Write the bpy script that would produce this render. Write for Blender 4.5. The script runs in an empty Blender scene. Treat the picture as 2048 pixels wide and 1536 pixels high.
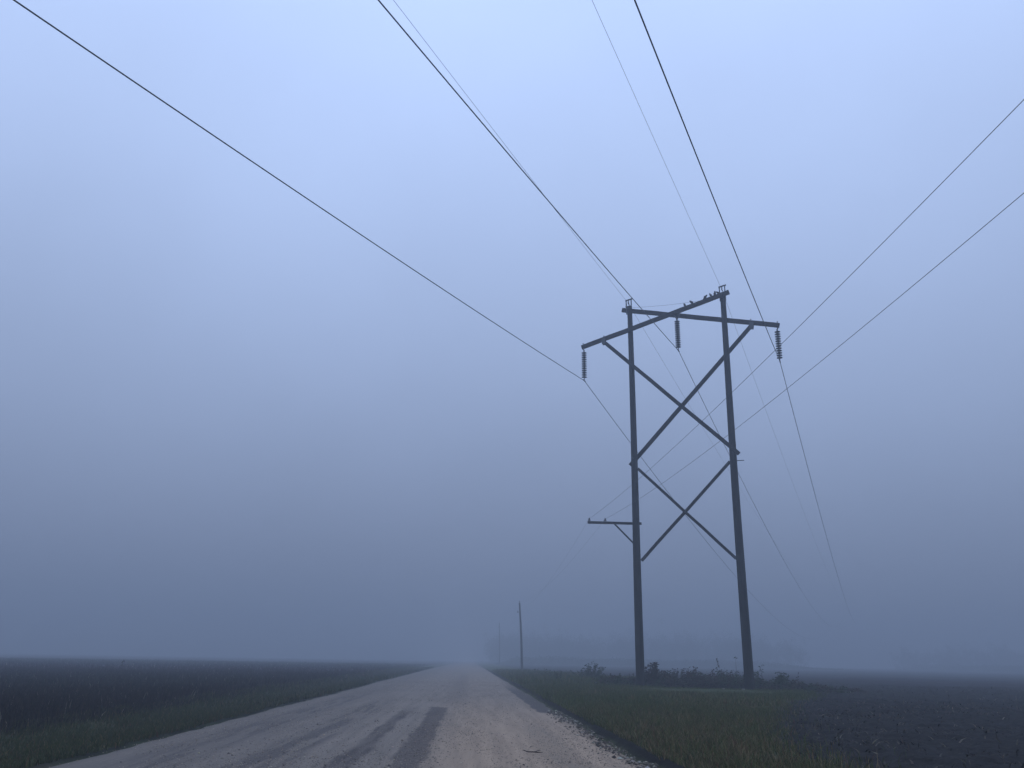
import bpy, math
import numpy as np
from mathutils import Matrix, Vector

rng = np.random.default_rng(11)
S = bpy.context.scene
COL = S.collection

# ------------------------------------------------------------------ camera
CAM_H = 1.30
cd = bpy.data.cameras.new('camera')
cd.sensor_width = 36.0
cd.lens = 1660.0 / 2048.0 * 36.0
cd.clip_start = 0.05
cd.clip_end = 4000.0
cam = bpy.data.objects.new('camera', cd)
COL.objects.link(cam)
cam.matrix_world = (Matrix.Translation((0, 0, CAM_H))
                    @ Matrix.Rotation(math.pi / 2 + 0.32076, 4, 'X')
                    @ Matrix.Rotation(0.01722, 4, 'Z'))
S.camera = cam

# ------------------------------------------------------------------ sky, sun, exposure
SUN_EL, SUN_ROT = math.radians(-2.0), math.radians(150.0)
FOG_DENSITY = 0.0069
FOG_COLOR = (0.585, 0.62, 0.665)
FOG_G = 0.45
ZENITH = (0.77, 1.00, 1.54)
w = bpy.data.worlds.new('World')
S.world = w
w.use_nodes = True
nt = w.node_tree
nt.nodes.clear()
N, L = nt.nodes, nt.links
out = N.new('ShaderNodeOutputWorld')
add = N.new('ShaderNodeAddShader')
sky = N.new('ShaderNodeTexSky')
sky.sky_type = 'NISHITA'
sky.sun_disc = False
sky.sun_elevation = SUN_EL
sky.sun_rotation = SUN_ROT
b1 = N.new('ShaderNodeBackground')
b1.inputs['Strength'].default_value = 0.05
L.new(sky.outputs['Color'], b1.inputs['Color'])
# overcast layer: brightness rises from the horizon to the zenith, (1 + 2 sin e) / 3
tc = N.new('ShaderNodeTexCoord')
sep = N.new('ShaderNodeSeparateXYZ')
L.new(tc.outputs['Generated'], sep.inputs[0])
mx = N.new('ShaderNodeMath'); mx.operation = 'MAXIMUM'; mx.inputs[1].default_value = 0.0
L.new(sep.outputs['Z'], mx.inputs[0])
ov = N.new('ShaderNodeMath'); ov.operation = 'MULTIPLY_ADD'
ov.inputs[1].default_value = 0.86; ov.inputs[2].default_value = 0.19
L.new(mx.outputs[0], ov.inputs[0])
nz = N.new('ShaderNodeTexNoise'); nz.inputs['Scale'].default_value = 2.2; nz.inputs['Detail'].default_value = 5.0
L.new(tc.outputs['Generated'], nz.inputs['Vector'])
nm = N.new('ShaderNodeMath'); nm.operation = 'MULTIPLY_ADD'; nm.inputs[1].default_value = 0.28; nm.inputs[2].default_value = 0.86
L.new(nz.outputs['Fac'], nm.inputs[0])
ml = N.new('ShaderNodeMath'); ml.operation = 'MULTIPLY'
L.new(ov.outputs[0], ml.inputs[0]); L.new(nm.outputs[0], ml.inputs[1])
b2 = N.new('ShaderNodeBackground')
b2.inputs['Color'].default_value = (*ZENITH, 1)
L.new(ml.outputs[0], b2.inputs['Strength'])
L.new(b1.outputs[0], add.inputs[0]); L.new(b2.outputs[0], add.inputs[1])
L.new(add.outputs[0], out.inputs['Surface'])

sl = bpy.data.lights.new('sun', 'SUN')
sl.energy = 0.10
sl.angle = math.radians(40)
sl.color = (1.0, 0.93, 0.84)
sun = bpy.data.objects.new('sun', sl)
COL.objects.link(sun)
sun.rotation_euler = (math.radians(90) - SUN_EL - math.radians(30), 0, math.pi - SUN_ROT)

S.view_settings.view_transform = 'Standard'
S.view_settings.look = 'None'
S.view_settings.exposure = 0.0
S.view_settings.gamma = 1.0
S.render.engine = 'CYCLES'
S.cycles.use_denoising = True
S.cycles.denoiser = 'OPENIMAGEDENOISE'
S.cycles.denoising_prefilter = 'ACCURATE'
S.cycles.max_bounces = 5
S.cycles.volume_bounces = 2
S.cycles.diffuse_bounces = 2
S.cycles.use_adaptive_sampling = False
S.cycles.pixel_filter_type = 'BLACKMAN_HARRIS'
S.cycles.filter_width = 1.5

# ------------------------------------------------------------------ helpers
def tag(o, label=None, cat=None, group=None, kind=None):
    if label: o['label'] = label
    if cat: o['category'] = cat
    if group: o['group'] = group
    if kind: o['kind'] = kind
    return o

def empty(name, loc, rz=0.0):
    o = bpy.data.objects.new(name, None)
    o.empty_display_size = 0.3
    COL.objects.link(o)
    o.location = loc
    o.rotation_euler = (0, 0, rz)
    return o

class MB:
    """collects pieces of ONE mesh"""
    def __init__(self):
        self.v, self.f, self.n = [], [], 0
    def add(self, v, f):
        v = np.asarray(v, float)
        self.v.append(v)
        self.f += [tuple(int(i) + self.n for i in q) for q in f]
        self.n += len(v)
        return self
    def tube(self, pts, rad, seg=8, cap=True):
        pts = np.asarray(pts, float)
        rad = np.broadcast_to(np.asarray(rad, float), (len(pts),))
        tg = np.gradient(pts, axis=0)
        tg /= np.linalg.norm(tg, axis=1)[:, None] + 1e-12
        ref = np.array([0, 0, 1.0]) if abs(tg[0][2]) < 0.9 else np.array([1.0, 0, 0])
        a = np.cross(tg, ref); a /= np.linalg.norm(a, axis=1)[:, None] + 1e-12
        b = np.cross(tg, a)
        an = np.linspace(0, 2 * np.pi, seg, endpoint=False)
        ring = (np.cos(an)[None, :, None] * a[:, None, :] + np.sin(an)[None, :, None] * b[:, None, :])
        v = (pts[:, None, :] + ring * rad[:, None, None]).reshape(-1, 3)
        f = []
        for i in range(len(pts) - 1):
            for k in range(seg):
                k2 = (k + 1) % seg
                f.append((i * seg + k, i * seg + k2, (i + 1) * seg + k2, (i + 1) * seg + k))
        if cap:
            f.append(tuple(range(seg))[::-1])
            f.append(tuple((len(pts) - 1) * seg + k for k in range(seg)))
        return self.add(v, f)
    def bar(self, p, q, w_, h_, side, bevel=0.012, seg=1, jit=0.0):
        """timber from p to q; side = unit vector of its width; chamfered section"""
        p, q, side = np.array(p, float), np.array(q, float), np.array(side, float)
        d = q - p; ln = np.linalg.norm(d); d /= ln
        up = np.cross(side, d); up /= np.linalg.norm(up)
        side = np.cross(d, up)
        c = bevel
        sec = [(-w_/2+c, -h_/2), (w_/2-c, -h_/2), (w_/2, -h_/2+c), (w_/2, h_/2-c),
               (w_/2-c, h_/2), (-w_/2+c, h_/2), (-w_/2, h_/2-c), (-w_/2, -h_/2+c)]
        v, f = [], []
        for i in range(seg + 1):
            o = p + d * ln * i / seg
            if jit and 0 < i < seg: o = o + side * rng.normal(0, jit) + up * rng.normal(0, jit)
            for a, b in sec: v.append(o + side * a + up * b)
        for i in range(seg):
            for k in range(8):
                k2 = (k + 1) % 8
                f.append((i*8+k, i*8+k2, (i+1)*8+k2, (i+1)*8+k))
        f.append(tuple(range(8))[::-1]); f.append(tuple(seg*8+k for k in range(8)))
        return self.add(v, f)
    def lathe(self, prof, loc, seg=16, axis=None):
        """prof: list of (r, z) from bottom to top"""
        an = np.linspace(0, 2*np.pi, seg, endpoint=False)
        v = []
        for r, z in prof:
            for a in an: v.append((r*math.cos(a), r*math.sin(a), z))
        v = np.array(v)
        if axis is not None:
            R = np.array(Vector((0, 0, 1)).rotation_difference(Vector(axis)).to_matrix())
            v = v @ R.T
        v = v + np.array(loc)
        f = []
        for i in range(len(prof)-1):
            for k in range(seg):
                k2 = (k+1) % seg
                f.append((i*seg+k, i*seg+k2, (i+1)*seg+k2, (i+1)*seg+k))
        f.append(tuple(range(seg))[::-1]); f.append(tuple((len(prof)-1)*seg+k for k in range(seg)))
        return self.add(v, f)
    def build(self, name, mat, parent=None, smooth=False, origin=None):
        me = bpy.data.meshes.new(name)
        v = np.concatenate(self.v)
        if origin is not None: v = v - np.array(origin)
        me.from_pydata(v.tolist(), [], self.f)
        me.materials.append(mat)
        if smooth:
            me.polygons.foreach_set('use_smooth', np.ones(len(me.polygons), bool))
            try: me.set_sharp_from_angle(angle=math.radians(45))
            except Exception: pass
        me.update()
        o = bpy.data.objects.new(name, me)
        COL.objects.link(o)
        if parent is not None: o.parent = parent
        if origin is not None: o.location = origin
        return o

def fast_mesh(name, v, quads=None, tris=None, mat=None, tint=None, smooth=False, attrs=None):
    """big mesh straight from arrays; tint = one colour per vertex"""
    me = bpy.data.meshes.new(name)
    v = np.asarray(v, np.float32)
    loops, tot = [], []
    if quads is not None and len(quads):
        loops.append(np.asarray(quads, np.int32).ravel()); tot.append(np.full(len(quads), 4, np.int32))
    if tris is not None and len(tris):
        loops.append(np.asarray(tris, np.int32).ravel()); tot.append(np.full(len(tris), 3, np.int32))
    loops = np.concatenate(loops); tot = np.concatenate(tot)
    st = np.concatenate([[0], np.cumsum(tot)[:-1]]).astype(np.int32)
    me.vertices.add(len(v)); me.vertices.foreach_set('co', v.ravel())
    me.loops.add(len(loops)); me.loops.foreach_set('vertex_index', loops)
    me.polygons.add(len(tot)); me.polygons.foreach_set('loop_start', st)
    try: me.polygons.foreach_set('loop_total', tot)
    except Exception: pass
    me.polygons.foreach_set('use_smooth', np.full(len(tot), smooth, bool))
    if tint is not None:
        a = me.color_attributes.new('tint', 'FLOAT_COLOR', 'POINT')
        t4 = np.ones((len(v), 4), np.float32); t4[:, :3] = tint
        a.data.foreach_set('color', t4.ravel())
    for k, val in (attrs or {}).items():
        a = me.attributes.new(k, 'FLOAT', 'POINT')
        a.data.foreach_set('value', np.asarray(val, np.float32))
    me.update(calc_edges=True)
    me.validate()
    if mat: me.materials.append(mat)
    o = bpy.data.objects.new(name, me)
    COL.objects.link(o)
    return o

class NM:
    """small material builder"""
    def __init__(self, name, rough=0.9, spec=0.3):
        self.m = bpy.data.materials.new(name); self.m.use_nodes = True
        self.t = self.m.node_tree; self.b = self.t.nodes['Principled BSDF']
        self.b.inputs['Roughness'].default_value = rough
        self.b.inputs['Specular IOR Level'].default_value = spec
    def n(self, typ, **kw):
        x = self.t.nodes.new(typ)
        for k, v in kw.items(): setattr(x, k, v)
        return x
    def l(self, a, b): self.t.links.new(a, b)
    def val(self, x, sock):
        if hasattr(x, 'links') or isinstance(x, bpy.types.NodeSocket): self.l(x, sock)
        else: sock.default_value = x
    def math(self, op, a, b=0.0, c=0.0, clamp=False):
        x = self.n('ShaderNodeMath', operation=op, use_clamp=clamp)
        self.val(a, x.inputs[0]); self.val(b, x.inputs[1])
        if op in ('MULTIPLY_ADD', 'SMOOTH_MIN'): self.val(c, x.inputs[2])
        return x.outputs[0]
    def noise(self, vec, scale, detail=4.0, rough=0.55):
        x = self.n('ShaderNodeTexNoise'); self.l(vec, x.inputs['Vector'])
        x.inputs['Scale'].default_value = scale; x.inputs['Detail'].default_value = detail
        x.inputs['Roughness'].default_value = rough
        return x.outputs['Fac']
    def remap(self, x, a, b, c=0.0, d=1.0):
        r = self.n('ShaderNodeMapRange', interpolation_type='SMOOTHSTEP'); self.l(x, r.inputs[0])
        for i, q in enumerate((a, b, c, d)): r.inputs[i+1].default_value = q
        return r.outputs[0]
    def mix(self, f, a, b):
        x = self.n('ShaderNodeMix', data_type='RGBA')
        self.val(f, x.inputs[0])
        for s, q in ((x.inputs[6], a), (x.inputs[7], b)):
            if isinstance(q, tuple): s.default_value = (*q, 1)
            else: self.l(q, s)
        return x.outputs[2]
    def coord(self, kind='Object', scale=None):
        c = self.n('ShaderNodeTexCoord').outputs[kind]
        if scale:
            mp = self.n('ShaderNodeMapping'); self.l(c, mp.inputs[0]); mp.inputs['Scale'].default_value = scale
            return mp.outputs[0]
        return c
    def bump(self, h, strength, dist):
        x = self.n('ShaderNodeBump'); x.inputs['Strength'].default_value = strength; x.inputs['Distance'].default_value = dist
        self.l(h, x.inputs['Height']); self.l(x.outputs[0], self.b.inputs['Normal'])
    def color(self, c):
        if isinstance(c, tuple): self.b.inputs['Base Color'].default_value = (*c, 1)
        else: self.l(c, self.b.inputs['Base Color'])
        return self

def mat_wood(name, a, b):
    k = NM(name, 0.92, 0.2)
    c = k.coord('Object', (9, 9, 0.55))
    n1 = k.noise(c, 3.0, 6, 0.65)
    n2 = k.noise(k.coord('Object'), 1.3, 3)
    col = k.mix(k.remap(n1, 0.35, 0.68), a, b)
    col = k.mix(k.math('MULTIPLY', k.remap(n2, 0.45, 0.7), 0.5), col, (0.035, 0.035, 0.032))
    k.color(col); k.bump(n1, 0.7, 0.02)
    return k.m

def mat_plain(name, a, rough=0.6, spec=0.4, metal=0.0, var=0.35):
    k = NM(name, rough, spec)
    n = k.noise(k.coord('Object'), 14.0, 4)
    k.color(k.mix(n, tuple(x*(1-var) for x in a), tuple(min(1, x*(1+var)) for x in a)))
    k.b.inputs['Metallic'].default_value = metal
    return k.m

def mat_tint(name, rough=0.85, spec=0.25):
    k = NM(name, rough, spec)
    a = k.n('ShaderNodeVertexColor', layer_name='tint')
    k.color(a.outputs['Color'])
    return k.m

M_POLE = mat_wood('creosoted_pole_wood', (0.009, 0.008, 0.007), (0.027, 0.024, 0.020))
M_TIMBER = mat_wood('weathered_timber', (0.011, 0.010, 0.009), (0.030, 0.027, 0.023))
M_STEEL = mat_plain('galvanised_steel', (0.06, 0.062, 0.066), 0.55, 0.5, 0.4)
M_PORC = mat_plain('dark_grey_porcelain', (0.07, 0.07, 0.075), 0.30, 0.5)
M_WIRE = mat_plain('weathered_aluminium_wire', (0.055, 0.057, 0.06), 0.6, 0.4, 0.3)
M_FEATHER = mat_plain('dark_feathers', (0.035, 0.032, 0.03), 0.8, 0.2)
M_PLANT = mat_tint('leaf_and_stem')
M_STONE = mat_plain('pale_stone', (0.20, 0.18, 0.15), 0.9, 0.2)
M_TWIG = mat_plain('dead_bark', (0.05, 0.035, 0.03), 0.9, 0.2)

# road axis: heading of the road, u = metres to the right of the axis, v = metres along it
RA = math.radians(-2.537)
RS, RC = math.sin(RA), math.cos(RA)
def uv2xy(u, v): return u*RC + v*RS, -u*RS + v*RC
def xy2uv(x, y): return x*RC - y*RS, x*RS + y*RC
ROAD_ROT = -RA

def smooth(x, a, b):
    t = np.clip((x-a)/(b-a), 0, 1); return t*t*(3-2*t)

_grids = {}
def vnoise(x, y, seed=0):
    if seed not in _grids: _grids[seed] = np.random.default_rng(1000+seed).random((256, 256))
    g = _grids[seed]
    xi = np.floor(x).astype(int); yi = np.floor(y).astype(int)
    fx = x-xi; fy = y-yi; fx = fx*fx*(3-2*fx); fy = fy*fy*(3-2*fy)
    a = g[xi % 256, yi % 256]; b = g[(xi+1) % 256, yi % 256]; c = g[xi % 256, (yi+1) % 256]; d = g[(xi+1) % 256, (yi+1) % 256]
    return (a*(1-fx)+b*fx)*(1-fy)+(c*(1-fx)+d*fx)*fy
def fbm(x, y, seed=0, oct=4):
    s = 0; a = 0.5
    for i in range(oct):
        s = s + a*vnoise(x*2**i, y*2**i, seed+i); a *= 0.5
    return s

U_L, U_R = -5.05, 2.48
def edge_l(v): return U_L + 0.16*(fbm(v*0.30, v*0+3.3, 40)-0.5)*2 + 0.08*(vnoise(v*2.1, v*0, 45)-0.5)
def edge_r(v): return U_R + 0.12*(fbm(v*0.35, v*0+7.7, 50)-0.5)*2 + 0.07*(vnoise(v*2.3, v*0, 55)-0.5)
# grass / tilled soil border to the right, as world x over world y
XB_Y = [0, 8, 11.5, 15.2, 20, 30, 38, 42, 46, 55, 100, 220, 700]
XB_X = [3.2, 3.35, 3.6, 4.05, 5.5, 9.8, 13.0, 13.6, 12.0, 7.5, 2.6, -3.0, -24]
def field_r(x, y):
    """> 0 inside the tilled field on the right (metres past the border)"""
    wob = 0.9*(fbm(x*0.45, y*0.45, 60)-0.5) + 0.35*(fbm(x*2, y*2, 64, 2)-0.4)
    return x - np.interp(y, XB_Y, XB_X) + wob*np.clip(y/18, 0.5, 1.6)
U_CROP = -7.4
def ground_z(x, y, detail=True):
    u, v = xy2uv(x, y)
    er, el = edge_r(v), edge_l(v)
    lip = 0.03 + 0.10*smooth(u-er, 0.0, 0.16) + 0.06*smooth(u-er, 0.15, 0.9)
    far = 1-smooth(v, 48, 95)
    rise = 0.07*smooth(u, 3.2, 7.0)*far - 0.10*smooth(v, 60, 130)
    zr = lip - 0.03 + rise
    zl = 0.02 - 0.05*smooth(el-u, 0.0, 0.3) - 0.07*smooth(el-u, 0.3, 1.4) + 0.16*smooth(el-u, 1.6, 3.0)
    road = -0.05
    z = np.where(u > er, zr, np.where(u < el, zl, road))
    if detail:
        fr = smooth(field_r(x, y), 0.0, 0.8)
        off = np.minimum(smooth(u-er, 0, 0.5)+smooth(el-u, 0, 0.5), 1)
        z = z + off*((fbm(x*0.5, y*0.5, 70)-0.47)*0.10 + (fbm(x*2.2, y*2.2, 75)-0.47)*0.05)
        z = z + fr*((fbm(x*2.6, y*2.6, 80)-0.47)*0.16 + (fbm(x*7, y*7, 85, 2)-0.37)*0.09)
        z = z + 0.03*np.exp(-(((x-7.8)/2.6)**2+((y-36.6)/1.8)**2))
    return z

# ------------------------------------------------------------------ ground, road
def grid_axis(parts):
    a = []
    for lo, hi, st in parts: a.append(np.arange(lo, hi, st))
    a.append([parts[-1][1]])
    return np.concatenate(a)

gu = grid_axis([(-600, -200, 60), (-200, -60, 14), (-60, -20, 2.5), (-20, -8, 0.6), (-8, -4.4, 0.09), (-4.4, 2.2, 1.1),
                (2.2, 3.4, 0.045), (3.4, 14, 0.10), (14, 24, 0.25), (24, 50, 1.3), (50, 180, 10), (180, 600, 60)])
gv = grid_axis([(-600, -60, 60), (-60, -6, 6), (-6, 8, 0.7), (8, 30, 0.10), (30, 50, 0.22), (50, 90, 0.9), (90, 200, 5), (200, 600, 40)])
U, V = np.meshgrid(gu, gv)
X, Y = uv2xy(U, V)
Z = ground_z(X, Y)
nv, nu = U.shape
ii = np.arange(nv*nu).reshape(nv, nu)
q = np.stack([ii[:-1, :-1], ii[:-1, 1:], ii[1:, 1:], ii[1:, :-1]], -1).reshape(-1, 4)
fr = smooth(field_r(X, Y), -0.15, 0.35)
cl = smooth(U_CROP - U + 1.4*(fbm(V*0.4, U*0.4, 90)-0.5), -0.3, 0.5)
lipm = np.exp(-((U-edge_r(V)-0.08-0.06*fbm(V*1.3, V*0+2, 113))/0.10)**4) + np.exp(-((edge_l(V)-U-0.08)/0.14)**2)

k = NM('soil_and_turf', 0.95, 0.15)
oc = k.coord('Object')
def at(nm_):
    a = k.n('ShaderNodeAttribute', attribute_name=nm_); return a.outputs['Fac']
n1 = k.noise(oc, 0.8, 5); n2 = k.noise(oc, 9.0, 5, 0.65); n3 = k.noise(oc, 30.0, 3, 0.6)
turf = k.mix(n2, (0.035, 0.050, 0.018), (0.075, 0.085, 0.035))
turf = k.mix(k.remap(n1, 0.45, 0.7), turf, (0.085, 0.075, 0.040))
soil = k.mix(k.remap(n2, 0.3, 0.72), (0.006, 0.005, 0.0045), (0.020, 0.016, 0.0135))
soil = k.mix(k.math('MULTIPLY', k.remap(n3, 0.60, 0.74), 0.35), soil, (0.10, 0.083, 0.06))
crop = k.mix(n2, (0.018, 0.014, 0.011), (0.036, 0.028, 0.020))
col = k.mix(at('field'), turf, soil)
col = k.mix(at('crop'), col, crop)
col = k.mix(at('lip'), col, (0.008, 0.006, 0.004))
k.color(col); k.bump(n2, 0.8, 0.04)
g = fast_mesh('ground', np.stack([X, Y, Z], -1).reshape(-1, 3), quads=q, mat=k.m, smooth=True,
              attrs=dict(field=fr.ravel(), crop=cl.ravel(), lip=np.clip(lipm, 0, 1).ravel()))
tag(g, kind='structure')

# road sheet, in its own (u, v) coordinates
rv = grid_axis([(-600, -20, 40), (-20, 8, 1.0), (8, 60, 0.16), (60, 120, 1.0), (120, 600, 30)])
t = np.linspace(0, 1, 61)
el, er = edge_l(rv), edge_r(rv)
RU = el[:, None]*(1-t) + er[:, None]*t
RV = np.repeat(rv[:, None], len(t), 1)
crown = 0.045*(1-((RU+1.28)/3.8)**2)
tracks = -0.018*(np.exp(-((RU+0.1)/0.3)**2)+np.exp(-((RU-1.3)/0.3)**2)+np.exp(-((RU+2.4)/0.3)**2)+np.exp(-((RU+3.9)/0.3)**2))
RZ = 0.0 + crown + tracks + 0.012*(fbm(RU*1.5, RV*0.7, 100)-0.47)
edge_drop = np.minimum(t, 1-t)*7.5
RZ = np.where(edge_drop[None, :] < 0.08, -0.06, RZ)
nv, nu = RU.shape
ii = np.arange(nv*nu).reshape(nv, nu)
q = np.stack([ii[:-1, :-1], ii[:-1, 1:], ii[1:, 1:], ii[1:, :-1]], -1).reshape(-1, 4)

k = NM('chip_seal_gravel', 0.93, 0.25)
oc = k.coord('Object')
sp = k.n('ShaderNodeSeparateXYZ'); k.l(oc, sp.inputs[0])
ru, rvv = sp.outputs['X'], sp.outputs['Y']
streak = k.noise(k.coord('Object', (3.0, 0.16, 1)), 1.6, 6, 0.62)      # long along the road
blot = k.noise(oc, 0.9, 5, 0.6)
grit = k.noise(oc, 20.0, 4, 0.75)
fine = k.noise(oc, 42.0, 3, 0.7)
wob = k.noise(k.coord('Object', (1.6, 0.45, 1)), 1.6, 4, 0.55)
uw = k.math('ADD', ru, k.math('MULTIPLY_ADD', wob, 0.34, -0.17))
def band(c, w_, soft=0.10, src=None):
    d = k.math('ABSOLUTE', k.math('SUBTRACT', uw if src is None else src, c))
    return k.remap(d, w_, w_+soft, 1.0, 0.0)
def span(a, b, sa=0.8, sb=0.8):
    vw = k.math('MULTIPLY_ADD', blot, 1.6, k.math('SUBTRACT', rvv, 0.8))
    return k.math('MULTIPLY', k.remap(vw, a, a+sa), k.remap(vw, b-sb, b, 1.0, 0.0))
base = k.mix(k.remap(streak, 0.33, 0.68), (0.176, 0.142, 0.112), (0.236, 0.188, 0.146))
sand = k.mix(k.remap(streak, 0.33, 0.68), (0.300, 0.210, 0.138), (0.405, 0.284, 0.186))
side = k.math('MULTIPLY', k.remap(k.math('ADD', ru, k.math('MULTIPLY', blot, 0.8)), -0.8, 0.6), k.remap(k.math('ADD', rvv, k.math('MULTIPLY', blot, 6.0)), 16.0, 38.0, 1.0, 0.15))
worn = k.remap(k.math('ADD', ru, k.math('MULTIPLY', blot, 0.8)), -1.6, -3.6)
base = k.mix(side, k.mix(k.math('MULTIPLY', worn, 0.45), base, (0.100, 0.085, 0.071)), sand)
base = k.mix(k.math('MULTIPLY', k.remap(grit, 0.52, 0.68), 0.35), base, (0.36, 0.29, 0.22))
base = k.mix(k.math('MULTIPLY', k.remap(fine, 0.50, 0.64), 0.60), base, (0.12, 0.095, 0.075))
dark = (0.046, 0.036, 0.034)
gritty = k.remap(grit, 0.36, 0.58, 1.0, 0.55)
m = k.math('MULTIPLY', k.math('MULTIPLY', band(-0.74, 0.17, 0.10), span(-40, 24.6, 1, 0.5)), gritty)
m = k.math('MULTIPLY', m, 0.95)
m2 = k.math('MULTIPLY', k.math('MULTIPLY', band(-1.52, 0.07, 0.14), span(-40, 25.0, 1, 5)), k.remap(streak, 0.38, 0.55, 0.40, 0.80))
m3 = k.math('MULTIPLY', k.math('MULTIPLY', band(-2.55, 0.16, 0.35), span(-40, 34, 1, 12)), k.remap(streak, 0.42, 0.56, 0.0, 0.8))
m4 = k.math('MULTIPLY', k.math('MULTIPLY', band(-3.9, 0.20, 0.45), span(-40, 45, 1, 20)), k.remap(streak, 0.44, 0.56, 0.0, 0.7))
m5 = k.math('MULTIPLY', k.math('MULTIPLY', band(1.38, 0.10, 0.25), span(-40, 21, 1, 5)), k.remap(streak, 0.42, 0.60, 0.10, 0.45))
m6 = k.math('MULTIPLY', k.math('MULTIPLY', band(-0.35, 0.16, 0.4), span(24, 110, 6, 50)), k.remap(streak, 0.42, 0.60, 0.05, 0.45))
wedge = k.math('MULTIPLY', k.remap(k.math('ADD', ru, k.math('MULTIPLY_ADD', wob, 0.3, -0.15)), 1.80, 1.90), span(22.5, 52, 1.0, 16))
m7 = k.math('MULTIPLY', wedge, 0.9)
rim = k.math('MULTIPLY', k.remap(k.math('ADD', ru, k.math('MULTIPLY_ADD', blot, 0.9, -0.45)), 2.02, 2.45), k.remap(grit, 0.42, 0.6, 0.25, 0.9))
rim2 = k.math('MULTIPLY', k.remap(k.math('ADD', ru, k.math('MULTIPLY_ADD', blot, 0.9, -0.45)), -4.6, -5.0), k.remap(grit, 0.42, 0.6, 0.1, 0.7))
col = base
for mm, c in ((m3, (0.075, 0.062, 0.056)), (m4, (0.075, 0.062, 0.056)), (m2, dark), (m5, (0.10, 0.092, 0.075)), (m6, (0.085, 0.072, 0.064)),
              (m7, (0.058, 0.049, 0.045)), (m, dark), (rim, (0.085, 0.070, 0.052)), (rim2, (0.09, 0.075, 0.055))):
    col = k.mix(mm, col, c)
k.color(col)
k.bump(k.math('ADD', grit, k.math('MULTIPLY', fine, 0.5)), 0.75, 0.018)
road = fast_mesh('road', np.stack([RU, RV, RZ], -1).reshape(-1, 3), quads=q, mat=k.m, smooth=True)
road.rotation_euler = (0, 0, ROAD_ROT)
tag(road, kind='structure')

# ------------------------------------------------------------------ blades, stems, leaves
def blades(x, y, h, wd, lean, tint, z=None, seg2=True):
    n = len(x)
    if z is None: z = ground_z(x, y) - 0.01
    az = rng.uniform(0, 2*np.pi, n); la = rng.uniform(0, 2*np.pi, n)
    px, py = np.cos(az)*wd/2, np.sin(az)*wd/2
    lx, ly = np.cos(la)*lean*h, np.sin(la)*lean*h
    o = np.stack([x, y, z], 1)
    P = lambda sx, fl, fz: o + np.stack([px*sx + lx*fl, py*sx + ly*fl, h*fz], 1)
    zz = np.sqrt(np.clip(1-lean**2*0.5, 0.15, 1))
    v = np.stack([P(-1, 0, 0), P(1, 0, 0), P(0.8, 0.35, 0.6*zz), P(-0.8, 0.35, 0.6*zz), P(0, 1, zz)], 1)
    b = np.arange(n)*5
    qd = np.stack([b, b+1, b+2, b+3], 1); tr = np.stack([b+3, b+2, b+4], 1)
    return v.reshape(-1, 3), qd, tr, np.repeat(tint, 5, 0)

def pick(n, cols, var=0.25, wts=None):
    c = np.array(cols)[rng.choice(len(cols), n, p=wts)]
    return c*rng.uniform(1-var, 1+var, (n, 1))*rng.uniform(0.93, 1.07, (n, 3))

def join(parts):
    vs, qs, ts, cs, n = [], [], [], [], 0
    for v, qd, tr, c in parts:
        vs.append(v); cs.append(c); qs.append(qd+n); ts.append(tr+n); n += len(v)
    return np.concatenate(vs), np.concatenate(qs), np.concatenate(ts), np.concatenate(cs)

GREEN = [(0.060, 0.074, 0.014), (0.076, 0.084, 0.018), (0.042, 0.055, 0.011)]
DRY = [(0.17, 0.125, 0.055), (0.13, 0.095, 0.04), (0.20, 0.155, 0.075), (0.13, 0.062, 0.030)]
parts = []
def sow_right(n, v0, v1, umax, h, wd):
    v = rng.uniform(v0, v1, n); u = rng.uniform(U_R+0.1, umax, n)
    x, y = uv2xy(u, v)
    ok = (u > edge_r(v)-0.03+0.22*fbm(v*1.3, v*0+2, 112)) & (field_r(x, y) < 0.45*rng.normal(size=n)-0.05)
    x, y, u, v = x[ok], y[ok], u[ok], v[ok]
    nn = fbm(x*0.35, y*0.35, 110)
    clump = fbm(x*1.5, y*1.5, 115)
    keep = rng.random(len(x)) < np.clip(0.35+1.6*clump, 0.2, 1)
    x, y, u, v, nn, clump = (a[keep] for a in (x, y, u, v, nn, clump))
    m_ = len(x)
    near = 1-smooth(y, 13, 26)
    dryp = np.clip(0.05+0.30*near+0.9*(nn-0.5), 0.03, 0.55)
    mow = np.exp(-(((x-8.0)/3.6)**2+((y-35.6)/4.2)**2)**2)
    tt = np.where((rng.random(m_) < dryp)[:, None], pick(m_, DRY), pick(m_, GREEN))
    tt = tt*(1+0.25*mow[:, None])
    hh = h*rng.uniform(0.45, 1.25, m_)*(0.65+0.8*clump)*(1-0.82*mow)
    hh *= np.where(u-edge_r(v) < 0.30, 0.75, 1)
    parts.append(blades(x, y, hh, wd*rng.uniform(0.7, 1.4, m_), rng.uniform(0.1, 0.9, m_), tt))
sow_right(150000, 9, 22, 8.5, 0.15, 0.008)
sow_right(90000, 22, 42, 16, 0.16, 0.013)
sow_right(22000, 42, 100, 11, 0.26, 0.035)
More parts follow.
